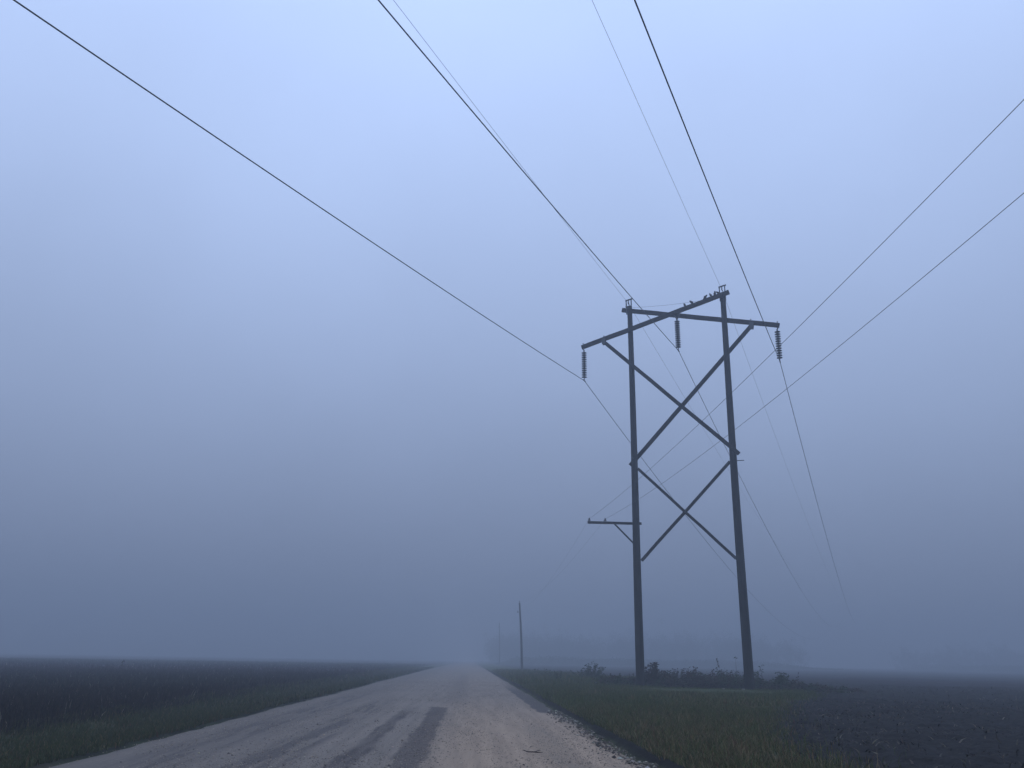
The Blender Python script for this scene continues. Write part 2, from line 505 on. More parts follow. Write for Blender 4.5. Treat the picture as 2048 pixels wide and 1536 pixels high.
for i in range(170):
    v0_ = 10.5+22*rng.random()**1.4; u0_ = U_R+0.25+rng.gamma(1.5, 1.1)
    x0_, y0_ = uv2xy(u0_, v0_)
    if float(field_r(np.array([x0_]), np.array([y0_]))[0]) > -0.1 or math.hypot(x0_-8, y0_-35.6) < 4: continue
    m_ = int(rng.integers(12, 46)); sp = rng.uniform(0.04, 0.16)
    x = x0_+rng.normal(0, sp, m_); y = y0_+rng.normal(0, sp, m_)
    dry = rng.random() < 0.4
    parts.append(blades(x, y, rng.uniform(0.12, 0.29)*rng.uniform(0.5, 1.2, m_), 0.008*rng.uniform(0.6, 1.4, m_), rng.uniform(0.15, 0.8, m_), pick(m_, DRY if dry else GREEN)))
v, qd, tr, c = join(parts)
o = fast_mesh('verge_grass', v, qd, tr, M_PLANT, c); tag(o, 'rough green and straw coloured grass on the right verge below the poles', 'grass', kind='stuff')

parts = []
def sow_left(n, v0, v1, h, wd):
    v = rng.uniform(v0, v1, n); u = rng.uniform(U_CROP-0.6, U_L+0.2, n)
    x, y = uv2xy(u, v)
    ok = u < edge_l(v)-0.02
    x, y = x[ok], y[ok]; m_ = len(x)
    tt = np.where((rng.random(m_) < 0.12)[:, None], pick(m_, DRY)*0.7, pick(m_, GREEN)*0.62)
    parts.append(blades(x, y, h*rng.uniform(0.4, 1.3, m_)*(0.6+0.8*fbm(x, y, 120)), wd*rng.uniform(0.7, 1.4, m_), rng.uniform(0.1, 0.9, m_), tt))
sow_left(40000, 9, 24, 0.115, 0.009)
sow_left(18000, 24, 50, 0.18, 0.02)
sow_left(9000, 50, 130, 0.25, 0.05)
v, qd, tr, c = join(parts)
o = fast_mesh('roadside_grass', v, qd, tr, M_PLANT, c); tag(o, 'dark green grass strip along the left edge of the road', 'grass', kind='stuff')

# standing dry crop on the left
CROP = [(0.015, 0.0105, 0.0075), (0.022, 0.0145, 0.010), (0.011, 0.009, 0.0075), (0.034, 0.0235, 0.015)]
parts = []
def sow_crop(n, r0, r1, wd, h):
    r = np.sqrt(rng.uniform(r0**2, r1**2, n)); a = np.radians(rng.uniform(-44, 2, n))
    x, y = r*np.sin(a), r*np.cos(a)
    u, v = xy2uv(x, y)
    ok = u < U_CROP - 0.2 + 0.8*(fbm(v*0.4, u*0.4, 90)-0.5)
    x, y, u = x[ok], y[ok], u[ok]; m_ = len(x)
    row = np.round(u/0.76)*0.76 + rng.normal(0, 0.13, m_)
    u, v = row, xy2uv(x, y)[1]
    x, y = uv2xy(u, v)
    tt = pick(m_, CROP, 0.3)
    pale = rng.random(m_) < 0.012
    tt[pale] = pick(int(pale.sum()), [(0.22, 0.19, 0.15)])
    ramp_in = smooth(-u, -U_CROP, -U_CROP+1.2)
    hh = h*rng.uniform(0.5, 1.15, m_)*(0.75+0.5*fbm(x*0.6, y*0.6, 130))*(0.6+0.4*ramp_in)
    parts.append(blades(x, y, hh, wd*rng.uniform(0.6, 1.5, m_), rng.uniform(0.05, 0.6, m_), tt))
sow_crop(150000, 11, 32, 0.014, 0.30)
sow_crop(90000, 32, 70, 0.030, 0.30)
sow_crop(40000, 70, 170, 0.11, 0.30)
v, qd, tr, c = join(parts)
o = fast_mesh('dry_crop', v, qd, tr, M_PLANT, c); tag(o, 'dark brown dried crop covering the left field up to the fog', 'crop', kind='stuff')

# crop residue on the tilled field on the right: short stalks and scattered husks
parts = []
def residue(n, r0, r1, standing, size):
    r = np.sqrt(rng.uniform(r0**2, r1**2, n)); a = np.radians(rng.uniform(4, 44, n))
    x, y = r*np.sin(a), r*np.cos(a)
    ok = field_r(x, y) > 0.1
    x, y = x[ok], y[ok]; m_ = len(x)
    keep = rng.random(m_) < np.clip(2.2*(fbm(x*0.8, y*0.8, 140)-0.25), 0.08, 1)
    x, y = x[keep], y[keep]; m_ = len(x)
    tt = pick(m_, [(0.080, 0.066, 0.048), (0.050, 0.041, 0.031), (0.030, 0.025, 0.020), (0.16, 0.135, 0.10)], 0.3, [0.28, 0.34, 0.32, 0.06])
    if standing:
        parts.append(blades(x, y, size*rng.uniform(0.4, 1.5, m_), 0.018+0*x, rng.uniform(0.1, 0.7, m_), tt))
    else:
        parts.append(blades(x, y, size*rng.uniform(0.3, 1.6, m_), 0.020*rng.uniform(0.6, 1.7, m_), rng.uniform(1.0, 1.35, m_), tt, z=ground_z(x, y)+0.01))
residue(2200, 10, 30, True, 0.09)
residue(15000, 10, 28, False, 0.075)
residue(15000, 28, 55, False, 0.10)
residue(1200, 28, 60, True, 0.13)
v, qd, tr, c = join(parts)
o = fast_mesh('crop_stubble', v, qd, tr, M_PLANT, c); tag(o, 'pale broken stalks and husks scattered over the dark tilled field', 'stubble', kind='stuff')

# crumbs of dirt and gravel along the right edge of the road
n = 2000
v_ = rng.uniform(10, 24, n); u_ = edge_r(v_) - np.abs(rng.normal(0, 0.22, n))
sel = rng.random(n) < np.clip(3*(fbm(v_*0.7, u_*0+1, 150)-0.28), 0.05, 1)
u_, v_ = u_[sel], v_[sel]; n = len(u_)
x, y = uv2xy(u_, v_)
sz = rng.gamma(1.6, 0.006, n)+0.004
base = np.array([(1, 0, 0), (0, 1, 0), (-1, 0, 0), (0, -1, 0), (0, 0, 1), (0, 0, -0.5)], float)
pv = base[None]*rng.uniform(0.6, 1.4, (n, 6, 1))*sz[:, None, None]*np.array([1.2, 1, 0.7]) + np.stack([x, y, 0.012+sz*0.3], 1)[:, None]
ft = np.array([(0, 1, 4), (1, 2, 4), (2, 3, 4), (3, 0, 4), (1, 0, 5), (2, 1, 5), (3, 2, 5), (0, 3, 5)])
tr = (ft[None]+np.arange(n)[:, None, None]*6).reshape(-1, 3)
c = np.repeat(pick(n, [(0.06, 0.048, 0.036), (0.10, 0.08, 0.06), (0.28, 0.25, 0.2)], 0.3, [0.5, 0.3, 0.2]), 6, 0)
o = fast_mesh('dirt_crumbs', pv.reshape(-1, 3), None, tr, M_PLANT, c); tag(o, 'dark crumbs of dirt and gravel along the right road edge', 'dirt', kind='stuff')

# loose chips lying on the road surface
n = 60000
v_ = 10+42*rng.random(n)**2.0; u_ = rng.uniform(U_L+0.1, U_R-0.05, n)
sel = rng.random(n) < np.clip(2.4*(fbm(u_*1.4, v_*0.35, 155)-0.22), 0.06, 1)
u_, v_ = u_[sel], v_[sel]; n = len(u_)
x, y = uv2xy(u_, v_)
sz = rng.gamma(1.7, 0.0017, n)+0.0028
pv = base[None]*rng.uniform(0.6, 1.4, (n, 6, 1))*sz[:, None, None]*np.array([1.2, 1, 0.7]) + np.stack([x, y, 0.045*(1-((u_+1.28)/3.8)**2)+sz*0.2], 1)[:, None]
tr = (ft[None]+np.arange(n)[:, None, None]*6).reshape(-1, 3)
c = np.repeat(pick(n, [(0.34, 0.27, 0.20), (0.16, 0.13, 0.10), (0.07, 0.058, 0.05), (0.22, 0.17, 0.125)], 0.25, [0.22, 0.33, 0.15, 0.3]), 6, 0)
o = fast_mesh('loose_gravel', pv.reshape(-1, 3), None, tr, M_PLANT, c); tag(o, 'loose pale and dark chips scattered over the road surface', 'gravel', kind='stuff')

# ------------------------------------------------------------------ the H-frame power structure
CX, CY, BZ = 8.1842, 38.5491, 0.303
AZ = 0.39636
ca, sa = math.cos(AZ), math.sin(AZ)
TT = np.array([ca, -sa, 0.0]); DD = np.array([sa, ca, 0.0])      # along the arms / along the line
H = 18.375
tower = empty('transmission_tower', (CX, CY, BZ), -AZ)
tag(tower, 'two pole wooden H frame power structure with crossed timber arms and braces', 'power pole')
# local frame of the tower: x along the arms, y away along the line, z up
EY = (0, 1, 0)
def pole_mesh(x0, top, r0, r1, sink=0.6, wob=0.02, seg=20):
    zz = np.linspace(-sink, top, 40)
    f = (zz+sink)/(top+sink)
    px = x0 + wob*np.sin(f*5+x0); py = wob*0.6*np.cos(f*4+x0)-wob*0.6
    mb = MB().tube(np.stack([px, py, zz], 1), r0+(r1-r0)*f**0.9, seg)
    return mb
pl = pole_mesh(-2.36, 18.44, 0.205, 0.125).build('pole', M_POLE, tower, True)
pr = pole_mesh(2.36, 18.33, 0.215, 0.130).build('pole', M_POLE, tower, True)
# arms: A on the near side, B on the far side
OA, OB = -0.20, 0.20
armA = MB().bar((-4.90, OA, 16.43), (2.72, OA, 18.365), 0.15, 0.21, EY, 0.014, 10, 0.004).build('crossarm', M_TIMBER, tower)
armB = MB().bar((-2.80, OB, 18.385), (4.90, OB, 16.43), 0.15, 0.21, EY, 0.014, 10, 0.004).build('crossarm', M_TIMBER, tower)
def bolts(pts, name='bolt'):
    for (bx_, by_, bz_), ax, ln in pts:
        a = np.array(ax, float); c_ = np.array((bx_, by_, bz_))
        mb = MB().tube([c_-a*ln/2, c_+a*ln/2], 0.014, 6)
        mb.tube([c_-a*ln/2-a*0.014, c_-a*ln/2+a*0.014], 0.032, 6)
        mb.tube([c_+a*ln/2-a*0.014, c_+a*ln/2+a*0.014], 0.032, 6)
        mb.build(name, M_STEEL, tower)
def armz(s, sgn): return 17.39 + sgn*(s+sgn*1.12)*0.0 + (16.43 + (18.35-16.43)*((sgn*s)+4.90)/7.56 - 17.39)
# diagonal braces from the arms down to the opposite poles
MB().bar((-3.72, OA, 16.60), (2.64, OA, 10.20), 0.13, 0.18, EY, 0.012, 8, 0.004).build('diagonal_brace', M_TIMBER, tower)
MB().bar((3.62, OB, 16.62), (-2.62, OB, 10.10), 0.13, 0.18, EY, 0.012, 8, 0.004).build('diagonal_brace', M_TIMBER, tower)
# lower X brace between the poles
MB().bar((-2.17, -0.055, 9.86), (2.17, -0.055, 5.46), 0.10, 0.135, EY, 0.012, 6, 0.004).build('lower_brace', M_TIMBER, tower)
MB().bar((2.17, 0.055, 9.92), (-2.16, 0.055, 5.50), 0.10, 0.135, EY, 0.012, 6, 0.004).build('lower_brace', M_TIMBER, tower)
# steel gains where the braces meet arms and poles
for (gx, gy, gz, dx, dz) in ((-3.70, OA, 16.66, -0.70, 0.71), (3.60, OB, 16.66, 0.69, 0.72)):
    MB().bar((gx-dx*0.02, gy-0.085, gz-dz*0.30), (gx+dx*0.06, gy-0.085, gz+dz*0.14), 0.012, 0.20, EY, 0.003).bar(
        (gx-dx*0.02, gy+0.085, gz-dz*0.30), (gx+dx*0.06, gy+0.085, gz+dz*0.14), 0.012, 0.20, EY, 0.003).build('gusset_plate', M_STEEL, tower)
for (gx, gy, gz, dx, dz) in ((-2.15, -0.055, 9.84, -0.7, 0.71), (2.15, -0.055, 5.48, 0.7, -0.71), (2.15, 0.055, 9.90, 0.7, 0.71), (-2.14, 0.055, 5.52, -0.7, -0.71)):
    c_ = np.array((gx, gy, gz)); d_ = np.array((dx, 0, dz))
    MB().bar(c_-d_*0.26, c_+d_*0.04, 0.125, 0.06, EY, 0.01).build('end_fitting', M_STEEL, tower)
bolts([((-2.36, 0, 17.07), (0, 1, 0), 0.72), ((2.36, 0, 17.07), (0, 1, 0), 0.74), ((-2.36, 0.04, 18.26), (0, 1, 0), 0.66), ((2.36, -0.04, 18.26), (0, 1, 0), 0.66),
       ((0.0, 0, 17.67), (0, 1, 0), 0.62), ((-3.70, OA, 16.74), (0, 0, 1), 0.34), ((3.60, OB, 16.76), (0, 0, 1), 0.34),
       ((-4.82, OA, 16.46), (0, 0, 1), 0.34), ((4.82, OB, 16.46), (0, 0, 1), 0.34),
       ((-2.36, 0, 10.36), (0, 1, 0), 0.74), ((2.36, 0, 10.48), (0, 1, 0), 0.76), ((0.03, 0, 7.68), (0, 1, 0), 0.30), ((0.0, 0, 12.86), (0, 1, 0), 0.60)])
# square washer blocks on the pole heads
for sx, yy in ((2.36, 0.15),):
    MB().bar((sx, yy, 18.10), (sx, yy, 18.40), 0.07, 0.30, EY, 0.01).build('pole_head_block', M_TIMBER, tower)

# suspension insulator strings
def string(x, y, top, bot, n=12):
    hang = MB().tube([(x, y, top+0.02), (x, y, top-0.10)], 0.014, 8)
    hang.lathe([(0.02, -0.12), (0.04, -0.10), (0.04, -0.06), (0.015, -0.04)], (x, y, top), 8)
    ln = (top-0.10)-(bot+0.16)
    pit = ln/n
    body = MB()
    prof = [(0.018, 0.0), (0.05, 0.006), (0.105, 0.016), (0.135, 0.026), (0.136, 0.036), (0.110, 0.050), (0.060, 0.064), (0.036, 0.074), (0.034, 0.100), (0.018, pit)]
    for i in range(n):
        body.lathe(prof, (x, y, bot+0.16+i*pit), 16)
    st = body.build('insulator_string', M_PORC, tower, True)
    hang.build('hanger', M_STEEL, st)
    sh = MB().bar((x, y-0.16, bot+0.005), (x, y+0.16, bot+0.005), 0.05, 0.055, (1, 0, 0), 0.012)
    sh.bar((x, y, bot), (x, y, bot+0.17), 0.035, 0.05, (1, 0, 0), 0.008)
    sh.build('suspension_clamp', M_STEEL, st)
ZI, ZM = 14.60, 15.70
string(-4.78, OA, 16.30, ZI)
string(4.78, OB, 16.30, ZI)
# centre string hangs from a forked plate under the crossing arms
string(0.05, 0.02, 17.44, ZM, 13)
fk = MB()
for sx in (-0.11, 0.17):
    fk.bar((0.03+sx, 0.02, 17.62), (0.05, 0.02, 17.36), 0.05, 0.045, EY, 0.008)
fk.build('forked_hanger', M_STEEL, tower)

# shield wire brackets on the pole heads
def bracket(x, zt, zc):
    b = MB()
    for sx in (-0.115, 0.125):
        b.bar((x+sx*1.0, 0, zt-0.42), (x+sx*1.12, 0, zt+0.36), 0.06, 0.05, EY, 0.006)
    b.bar((x-0.17, 0, zt+0.345), (x+0.21, 0, zt+0.42), 0.06, 0.06, EY, 0.006)
    b.bar((x-0.16, 0, zt-0.02), (x+0.16, 0, zt-0.02), 0.16, 0.03, EY, 0.004)
    br = b.build('shield_wire_bracket', M_STEEL, tower)
    h = MB().tube([(x, 0, zt+0.36), (x, 0, zc+0.03)], 0.022, 8)
    h.bar((x, -0.11, zc), (x, 0.11, zc), 0.05, 0.05, (1, 0, 0), 0.01)
    h.build('shield_wire_clamp', M_STEEL, br)
ZSL, ZSR = 18.60, 18.62
bracket(-2.40, 18.44, ZSL)
bracket(2.36, 18.44, ZSR)
# bonding wire between the pole heads, ground leads down the poles
tt_ = np.linspace(0, 1, 24)
MB().tube(np.stack([-2.26+4.5*tt_, -0.12+0*tt_, 18.32-0.10*4*tt_*(1-tt_)-0.12*tt_], 1), 0.005, 6).build('bonding_wire', M_WIRE, tower)
for sx, tp, rr0, rr1 in ((-2.36, 18.3, 0.205, 0.125), (2.36, 18.2, 0.215, 0.13)):
    zz = np.linspace(0.0, tp, 30); f = zz/18.4
    MB().tube(np.stack([sx + 0.02*np.sin((zz+.6)/19*5+sx)+(rr0+(rr1-rr0)*f)*0.80, -(rr0+(rr1-rr0)*f)*0.72, zz], 1), 0.006, 6).build('ground_lead', M_WIRE, tower)
# peg on the right pole
MB().tube([(2.36, 0, 9.93), (2.36+0.46, 0.02, 9.93)], 0.02, 8).build('step_peg', M_STEEL, tower)
# small distribution arm on the left pole, square to the road
ang = AZ - RA                                   # road-square direction in tower space
rx, ry = math.cos(-ang)*1.0, 0.0
e_r = np.array([math.cos(AZ-RA), math.sin(AZ-RA), 0.0])       # points right across the road (tower space)
e_n = np.array([-e_r[1], e_r[0], 0.0])
pc = np.array([-2.36, 0, 7.27]) + e_n*0.23
sarm = MB().bar(pc-e_r*2.28, pc+e_r*0.30, 0.10, 0.115, e_n, 0.008, 6, 0.002).build('distribution_arm', M_TIMBER, tower)
MB().bar(pc-e_r*1.02+np.array([0, 0, -0.04])-e_n*0.07, pc-e_r*0.10+np.array([0, 0, -0.96])-e_n*0.05, 0.03, 0.075, e_n, 0.006).build('arm_brace', M_TIMBER, sarm)
PINS = []
for d_ in (2.20, 1.44):
    p_ = pc-e_r*d_
    MB().tube([p_+(0, 0, -0.09), p_+(0, 0, 0.13)], 0.011, 8).build('insulator_pin', M_STEEL, sarm)
    MB().lathe([(0.03, 0.08), (0.066, 0.09), (0.070, 0.105), (0.045, 0.125), (0.050, 0.14), (0.052, 0.15), (0.036, 0.165), (0.034, 0.175), (0.044, 0.19), (0.030, 0.215)], p_, 14).build('pin_insulator', M_PORC, sarm, True)
    PINS.append(p_+np.array((0, 0, 0.18)))

def t2w(p):  # tower space to world
    p = np.array(p, float)
    return np.array([CX, CY, BZ]) + TT*p[0] + DD*p[1] + np.array([0, 0, p[2]])

# ------------------------------------------------------------------ wires
def wire(name, p0, back, fwd, b, c, b2, c2, r, label, cat, group):
    tb = np.concatenate([np.linspace(back, 60, 30)[:-1], np.linspace(60, 0, 90)])
    A = p0 - DD*tb[:, None] + np.stack([0*tb, 0*tb, b*tb+c*tb*tb], 1)
    tf = np.concatenate([np.linspace(0, 60, 60)[1:], np.linspace(60, fwd, 30)[1:]])
    B = p0 + DD*tf[:, None] + np.stack([0*tf, 0*tf, b2*tf+c2*tf*tf], 1)
    o_ = MB().tube(np.concatenate([A, B]), r, 8).build(name, M_WIRE, smooth=True, origin=p0)
    tag(o_, label, cat, group)
G = 'conductors of the high voltage line'
wire('conductor', t2w((-4.78, OA, ZI)), 270, 270, -0.117, 0.00042, -0.122, 0.00044, 0.0150, 'thick dark power line hanging from the left insulator string', 'power line', G)
wire('conductor', t2w((0.05, 0.02, ZM)), 270, 270, -0.117, 0.00042, -0.113, 0.00044, 0.0150, 'thick dark power line hanging from the middle insulator string', 'power line', G)
wire('conductor', t2w((4.78, OB, ZI)), 270, 270, -0.117, 0.00042, -0.095, 0.00040, 0.0150, 'thick dark power line hanging from the right insulator string', 'power line', G)
G = 'thin shield wires over the pole heads'
wire('shield_wire', t2w((-2.40, 0, ZSL)), 270, 270, -0.060, 0.00020, -0.06, 0.0002, 0.0056, 'hair thin wire running over the head of the left pole', 'wire', G)
wire('shield_wire', t2w((2.36, 0, ZSR)), 270, 270, -0.058, 0.00022, -0.06, 0.0002, 0.0056, 'hair thin wire running over the head of the right pole', 'wire', G)

# distribution wires along the right of the road, over the pins of the small arm
FAR1 = np.array([1.87, 110.0, 0.0]); FAR2 = np.array([-2.05, 232.0, 0.0])
FAR1[2] = float(ground_z(np.array([FAR1[0]]), np.array([FAR1[1]]))[0]); FAR2[2] = float(ground_z(np.array([FAR2[0]]), np.array([FAR2[1]]))[0])
FTOP = FAR1 + np.array([-0.42, 0, 8.15])
RD = np.array([RS, RC, 0.0]); RR = np.array([RC, -RS, 0.0])
for p_, ymin, zmin, cc, endp, lab in ((PINS[0], 11.0, 6.86, None, FTOP+np.array((-0.22, 0, -1.05)), 'higher of two thin wires running from the upper right to the small arm'),
                                      (PINS[1], 9.0, 6.57, None, FTOP+np.array((0, 0, 0.20)), 'lower of two thin wires running from the right edge to the small arm')):
    P0 = t2w(p_)
    cc = (P0[2]-zmin)/(P0[1]-ymin)**2
    yy = np.linspace(-22, P0[1], 140)
    A = np.stack([P0[0] + (yy-P0[1])*RS/RC, yy, zmin+cc*(yy-ymin)**2], 1)
    f = np.linspace(0, 1, 40)[1:, None]
    B = P0*(1-f)+endp*f; B[:, 2] -= 4*0.9*(f*(1-f))[:, 0]
    o_ = MB().tube(np.concatenate([A, B]), np.concatenate([np.full(len(A), 0.0043), np.full(len(B), 0.0026)]), 6).build('distribution_wire', M_WIRE, smooth=True, origin=P0)
    tag(o_, lab, 'wire', 'distribution wires beside the road')

# ------------------------------------------------------------------ distant distribution poles
def far_pole(base, top, lab):
    e = empty('utility_pole', tuple(base))
    tag(e, lab, 'utility pole', 'single poles along the road in the fog')
    d = np.array(top)-base
    zz = np.linspace(-0.05, 1, 16)[:, None]
    bend = np.sin(zz*math.pi)*np.array([0.05, 0, 0])
    MB().tube(d*zz+bend, np.linspace(0.17, 0.105, 16), 14).build('pole', M_POLE, e, True)
    MB().tube([d+(0, 0, -0.02), d+(0, 0, 0.14)], 0.02, 8).lathe([(0.04, 0.08), (0.08, 0.10), (0.05, 0.15), (0.06, 0.18), (0.03, 0.24)], d, 10).build('pin_insulator', M_PORC, e)
    br = MB().bar(d+(-0.05, 0, -1.12), d+(-0.30, 0, -1.16), 0.06, 0.07, EY, 0.006).build('side_bracket', M_STEEL, e)
    MB().tube([d+(-0.22, 0, -1.18), d+(-0.22, 0, -1.02)], 0.02, 8).lathe([(0.04, 0.02), (0.085, 0.04), (0.05, 0.09), (0.06, 0.12), (0.03, 0.18)], d+(-0.22, 0, -1.15), 10).build('side_insulator', M_PORC, br)
far_pole(FAR1, FTOP, 'slim single pole standing beside the road before the foggy trees')
far_pole(FAR2, FAR2+np.array([-0.25, 0, 10.6]), 'faintest single pole, almost lost in the fog down the road')

# ------------------------------------------------------------------ birds on the rising arm
def bird(s, facing, size, pitch, lab):
    """a perched songbird: body swept from tail to beak, wings, legs"""
    zt = 16.43 + (18.35-16.43)*(s+4.90)/7.56 + 0.105/math.cos(0.2487)
    p = t2w((s, OA, zt))
    e = empty('bird', tuple(p), -AZ + facing)
    tag(e, lab, 'bird', 'small birds perched on the sloping arm')
    k_ = size*1.22
    cp, sp_ = math.cos(pitch), math.sin(pitch)
    prof = [(-0.115, 0.004), (-0.080, 0.010), (-0.050, 0.016), (-0.030, 0.026), (0.0, 0.036), (0.030, 0.036), (0.055, 0.027), (0.068, 0.022), (0.082, 0.024), (0.096, 0.020), (0.106, 0.009), (0.112, 0.005), (0.130, 0.001)]
    pts = []
    for a, r in prof:
        lift = 0.0 if a < 0.06 else (a-0.06)*0.25
        pts.append(((a*cp)*k_, 0, (0.058 + a*sp_ + lift)*k_))
    bd = MB().tube(pts, [r*k_*1.3 for a, r in prof], 12).build('body', M_FEATHER, e, True)
    for sy in (-1, 1):
        wv = []
        for a, hh in ((0.045, 0.016), (0.01, 0.026), (-0.04, 0.02), (-0.10, 0.006)):
            wv.append(((a*cp)*k_, sy*(0.033-0.1*max(0, -a)*0.2)*k_, (0.066+a*sp_)*k_))
        MB().tube(wv, [0.010*k_, 0.018*k_, 0.014*k_, 0.004*k_], 8).build('wing', M_FEATHER, e, True)
        MB().tube([(0.0, sy*0.012*k_, 0.030*k_), (0.006*k_, sy*0.014*k_, 0.0)], 0.003*k_, 6).tube([(-0.008*k_, sy*0.014*k_, 0.002), (0.022*k_, sy*0.014*k_, 0.002)], 0.003*k_, 6).build('leg', M_TWIG, e)
bird(0.52, 2.4, 1.00, 1.05, 'lowest bird on the arm, perched upright nearest the crossing of the arms')
bird(0.88, 3.0, 1.12, 0.75, 'second bird up the sloping arm, facing left with a raised back')
bird(1.53, 0.3, 1.20, 0.85, 'large bird leaning to the right, alone halfway along the upper arm')
bird(1.83, 2.7, 1.05, 0.95, 'plump bird on the upper arm, left of the upright bird next to it')
bird(2.02, 1.2, 1.10, 1.35, 'tall upright bird, second from the right pole head')
bird(2.19, 2.9, 0.95, 0.6, 'topmost bird, tucked against the head of the right pole')

# ------------------------------------------------------------------ weeds round the pole feet
LEAFG = [(0.040, 0.055, 0.022), (0.050, 0.062, 0.030), (0.032, 0.045, 0.020)]
LEAFB = [(0.055, 0.042, 0.030), (0.070, 0.050, 0.035), (0.040, 0.032, 0.025)]
def leaves(p, n_dir, ln, wd, tint):
    """folded diamond leaves at points p, pointing along n_dir"""
    n_ = len(p)
    d_ = n_dir/np.linalg.norm(n_dir, axis=1)[:, None]
    r_ = rng.normal(size=(n_, 3)); s_ = np.cross(d_, r_); s_ /= np.linalg.norm(s_, axis=1)[:, None]
    u_ = np.cross(s_, d_)
    ln = ln[:, None]; wd = wd[:, None]
    a = p; b = p+d_*ln*0.45+s_*wd*0.5+u_*wd*0.15; c_ = p+d_*ln-np.array([0, 0, 0.12])*ln; e_ = p+d_*ln*0.45-s_*wd*0.5+u_*wd*0.15
    m_ = p+d_*ln*0.5
    v_ = np.stack([a, b, c_, e_, m_], 1).reshape(-1, 3); i_ = np.arange(n_)*5
    tr_ = np.concatenate([np.stack([i_, i_+1, i_+4], 1), np.stack([i_+1, i_+2, i_+4], 1), np.stack([i_+2, i_+3, i_+4], 1), np.stack([i_+3, i_, i_+4], 1)])
    return v_, np.zeros((0, 4), int), tr_, np.repeat(tint, 5, 0)
def stem_geo(pts, r0, r1, tint, seg=5):
    mb = MB().tube(pts, np.linspace(r0, r1, len(pts)), seg)
    v_ = np.concatenate(mb.v)
    qd_ = np.array([f for f in mb.f if len(f) == 4]).reshape(-1, 4)
    return v_, qd_, np.zeros((0, 3), int), np.repeat(np.array([tint]), len(v_), 0)
def bush_parts(x, y, rx_, ry_, hh, nst, nlf, leaf, pal, droop=0.3, z0=None):
    st, lf = [], []
    z0 = float(ground_z(np.array([x]), np.array([y]))[0])-0.03 if z0 is None else z0
    for i in range(nst):
        bx_, by_ = rng.normal(0, rx_*0.28), rng.normal(0, ry_*0.28)
        tx, ty = bx_*1.6+rng.normal(0, rx_*0.30), by_*1.6+rng.normal(0, ry_*0.30)
        hh_ = hh*rng.uniform(0.45, 1.05)*math.exp(-0.5*(tx/(rx_*1.1))**2)
        f = np.linspace(0, 1, 7)[:, None]
        pts = np.array([x+bx_, y+by_, z0])*(1-f)+np.array([x+tx, y+ty, z0+hh_])*f
        pts[:, 0] += 0.05*hh_*np.sin(f[:, 0]*4+i)
        st.append(stem_geo(pts, 0.007, 0.002, pal[0]))
        m_ = max(3, int(nlf*rng.uniform(0.6, 1.4)))
        fi = rng.uniform(0.12, 1.0, m_)
        pp = np.stack([np.interp(fi, f[:, 0], pts[:, j]) for j in range(3)], 1)
        dr = rng.normal(size=(m_, 3)); dr[:, 2] = np.abs(dr[:, 2])*0.5-droop*0.3
        lf.append(leaves(pp, dr, leaf*rng.uniform(0.5, 1.3, m_), leaf*0.5*rng.uniform(0.6, 1.2, m_), pick(m_, pal)))
    return st, lf
def weed(name, x, y, rx_, ry_, hh, nst, nlf, leaf, pal, lab, cat, group=None):
    z0 = float(ground_z(np.array([x]), np.array([y]))[0])-0.03
    st, lf = bush_parts(x, y, rx_, ry_, hh, nst, nlf, leaf, pal, z0=z0)
    e = empty(name, (x, y, z0)); tag(e, lab, cat, group)
    for nm_, pt in (('stem', st), ('foliage', lf)):
        v_, q_, t_, c_ = join(pt)
        o_ = fast_mesh(nm_, v_-np.array([x, y, z0]), q_, t_, M_PLANT, c_); o_.parent = e
GW = 'weeds around the feet of the poles'
weed('weed_bush', 6.75, 40.4, 0.55, 0.5, 1.12, 60, 40, 0.11, LEAFB, 'dense dark bushy weed just right of the left pole foot', 'weed', GW)
weed('weed_bush', 5.05, 52.0, 0.85, 0.6, 1.0, 44, 30, 0.13, LEAFG, 'pale hazy bush left of the left pole, further back', 'weed', GW)
weed('weed_bush', 8.75, 41.0, 0.6, 0.5, 0.90, 44, 32, 0.10, LEAFB, 'brown low bush midway between the two pole feet', 'weed', GW)
weed('weed_bush', 12.05, 38.6, 0.46, 0.4, 0.78, 40, 30, 0.10, LEAFG, 'green leafy clump to the right of the right pole', 'weed', GW)

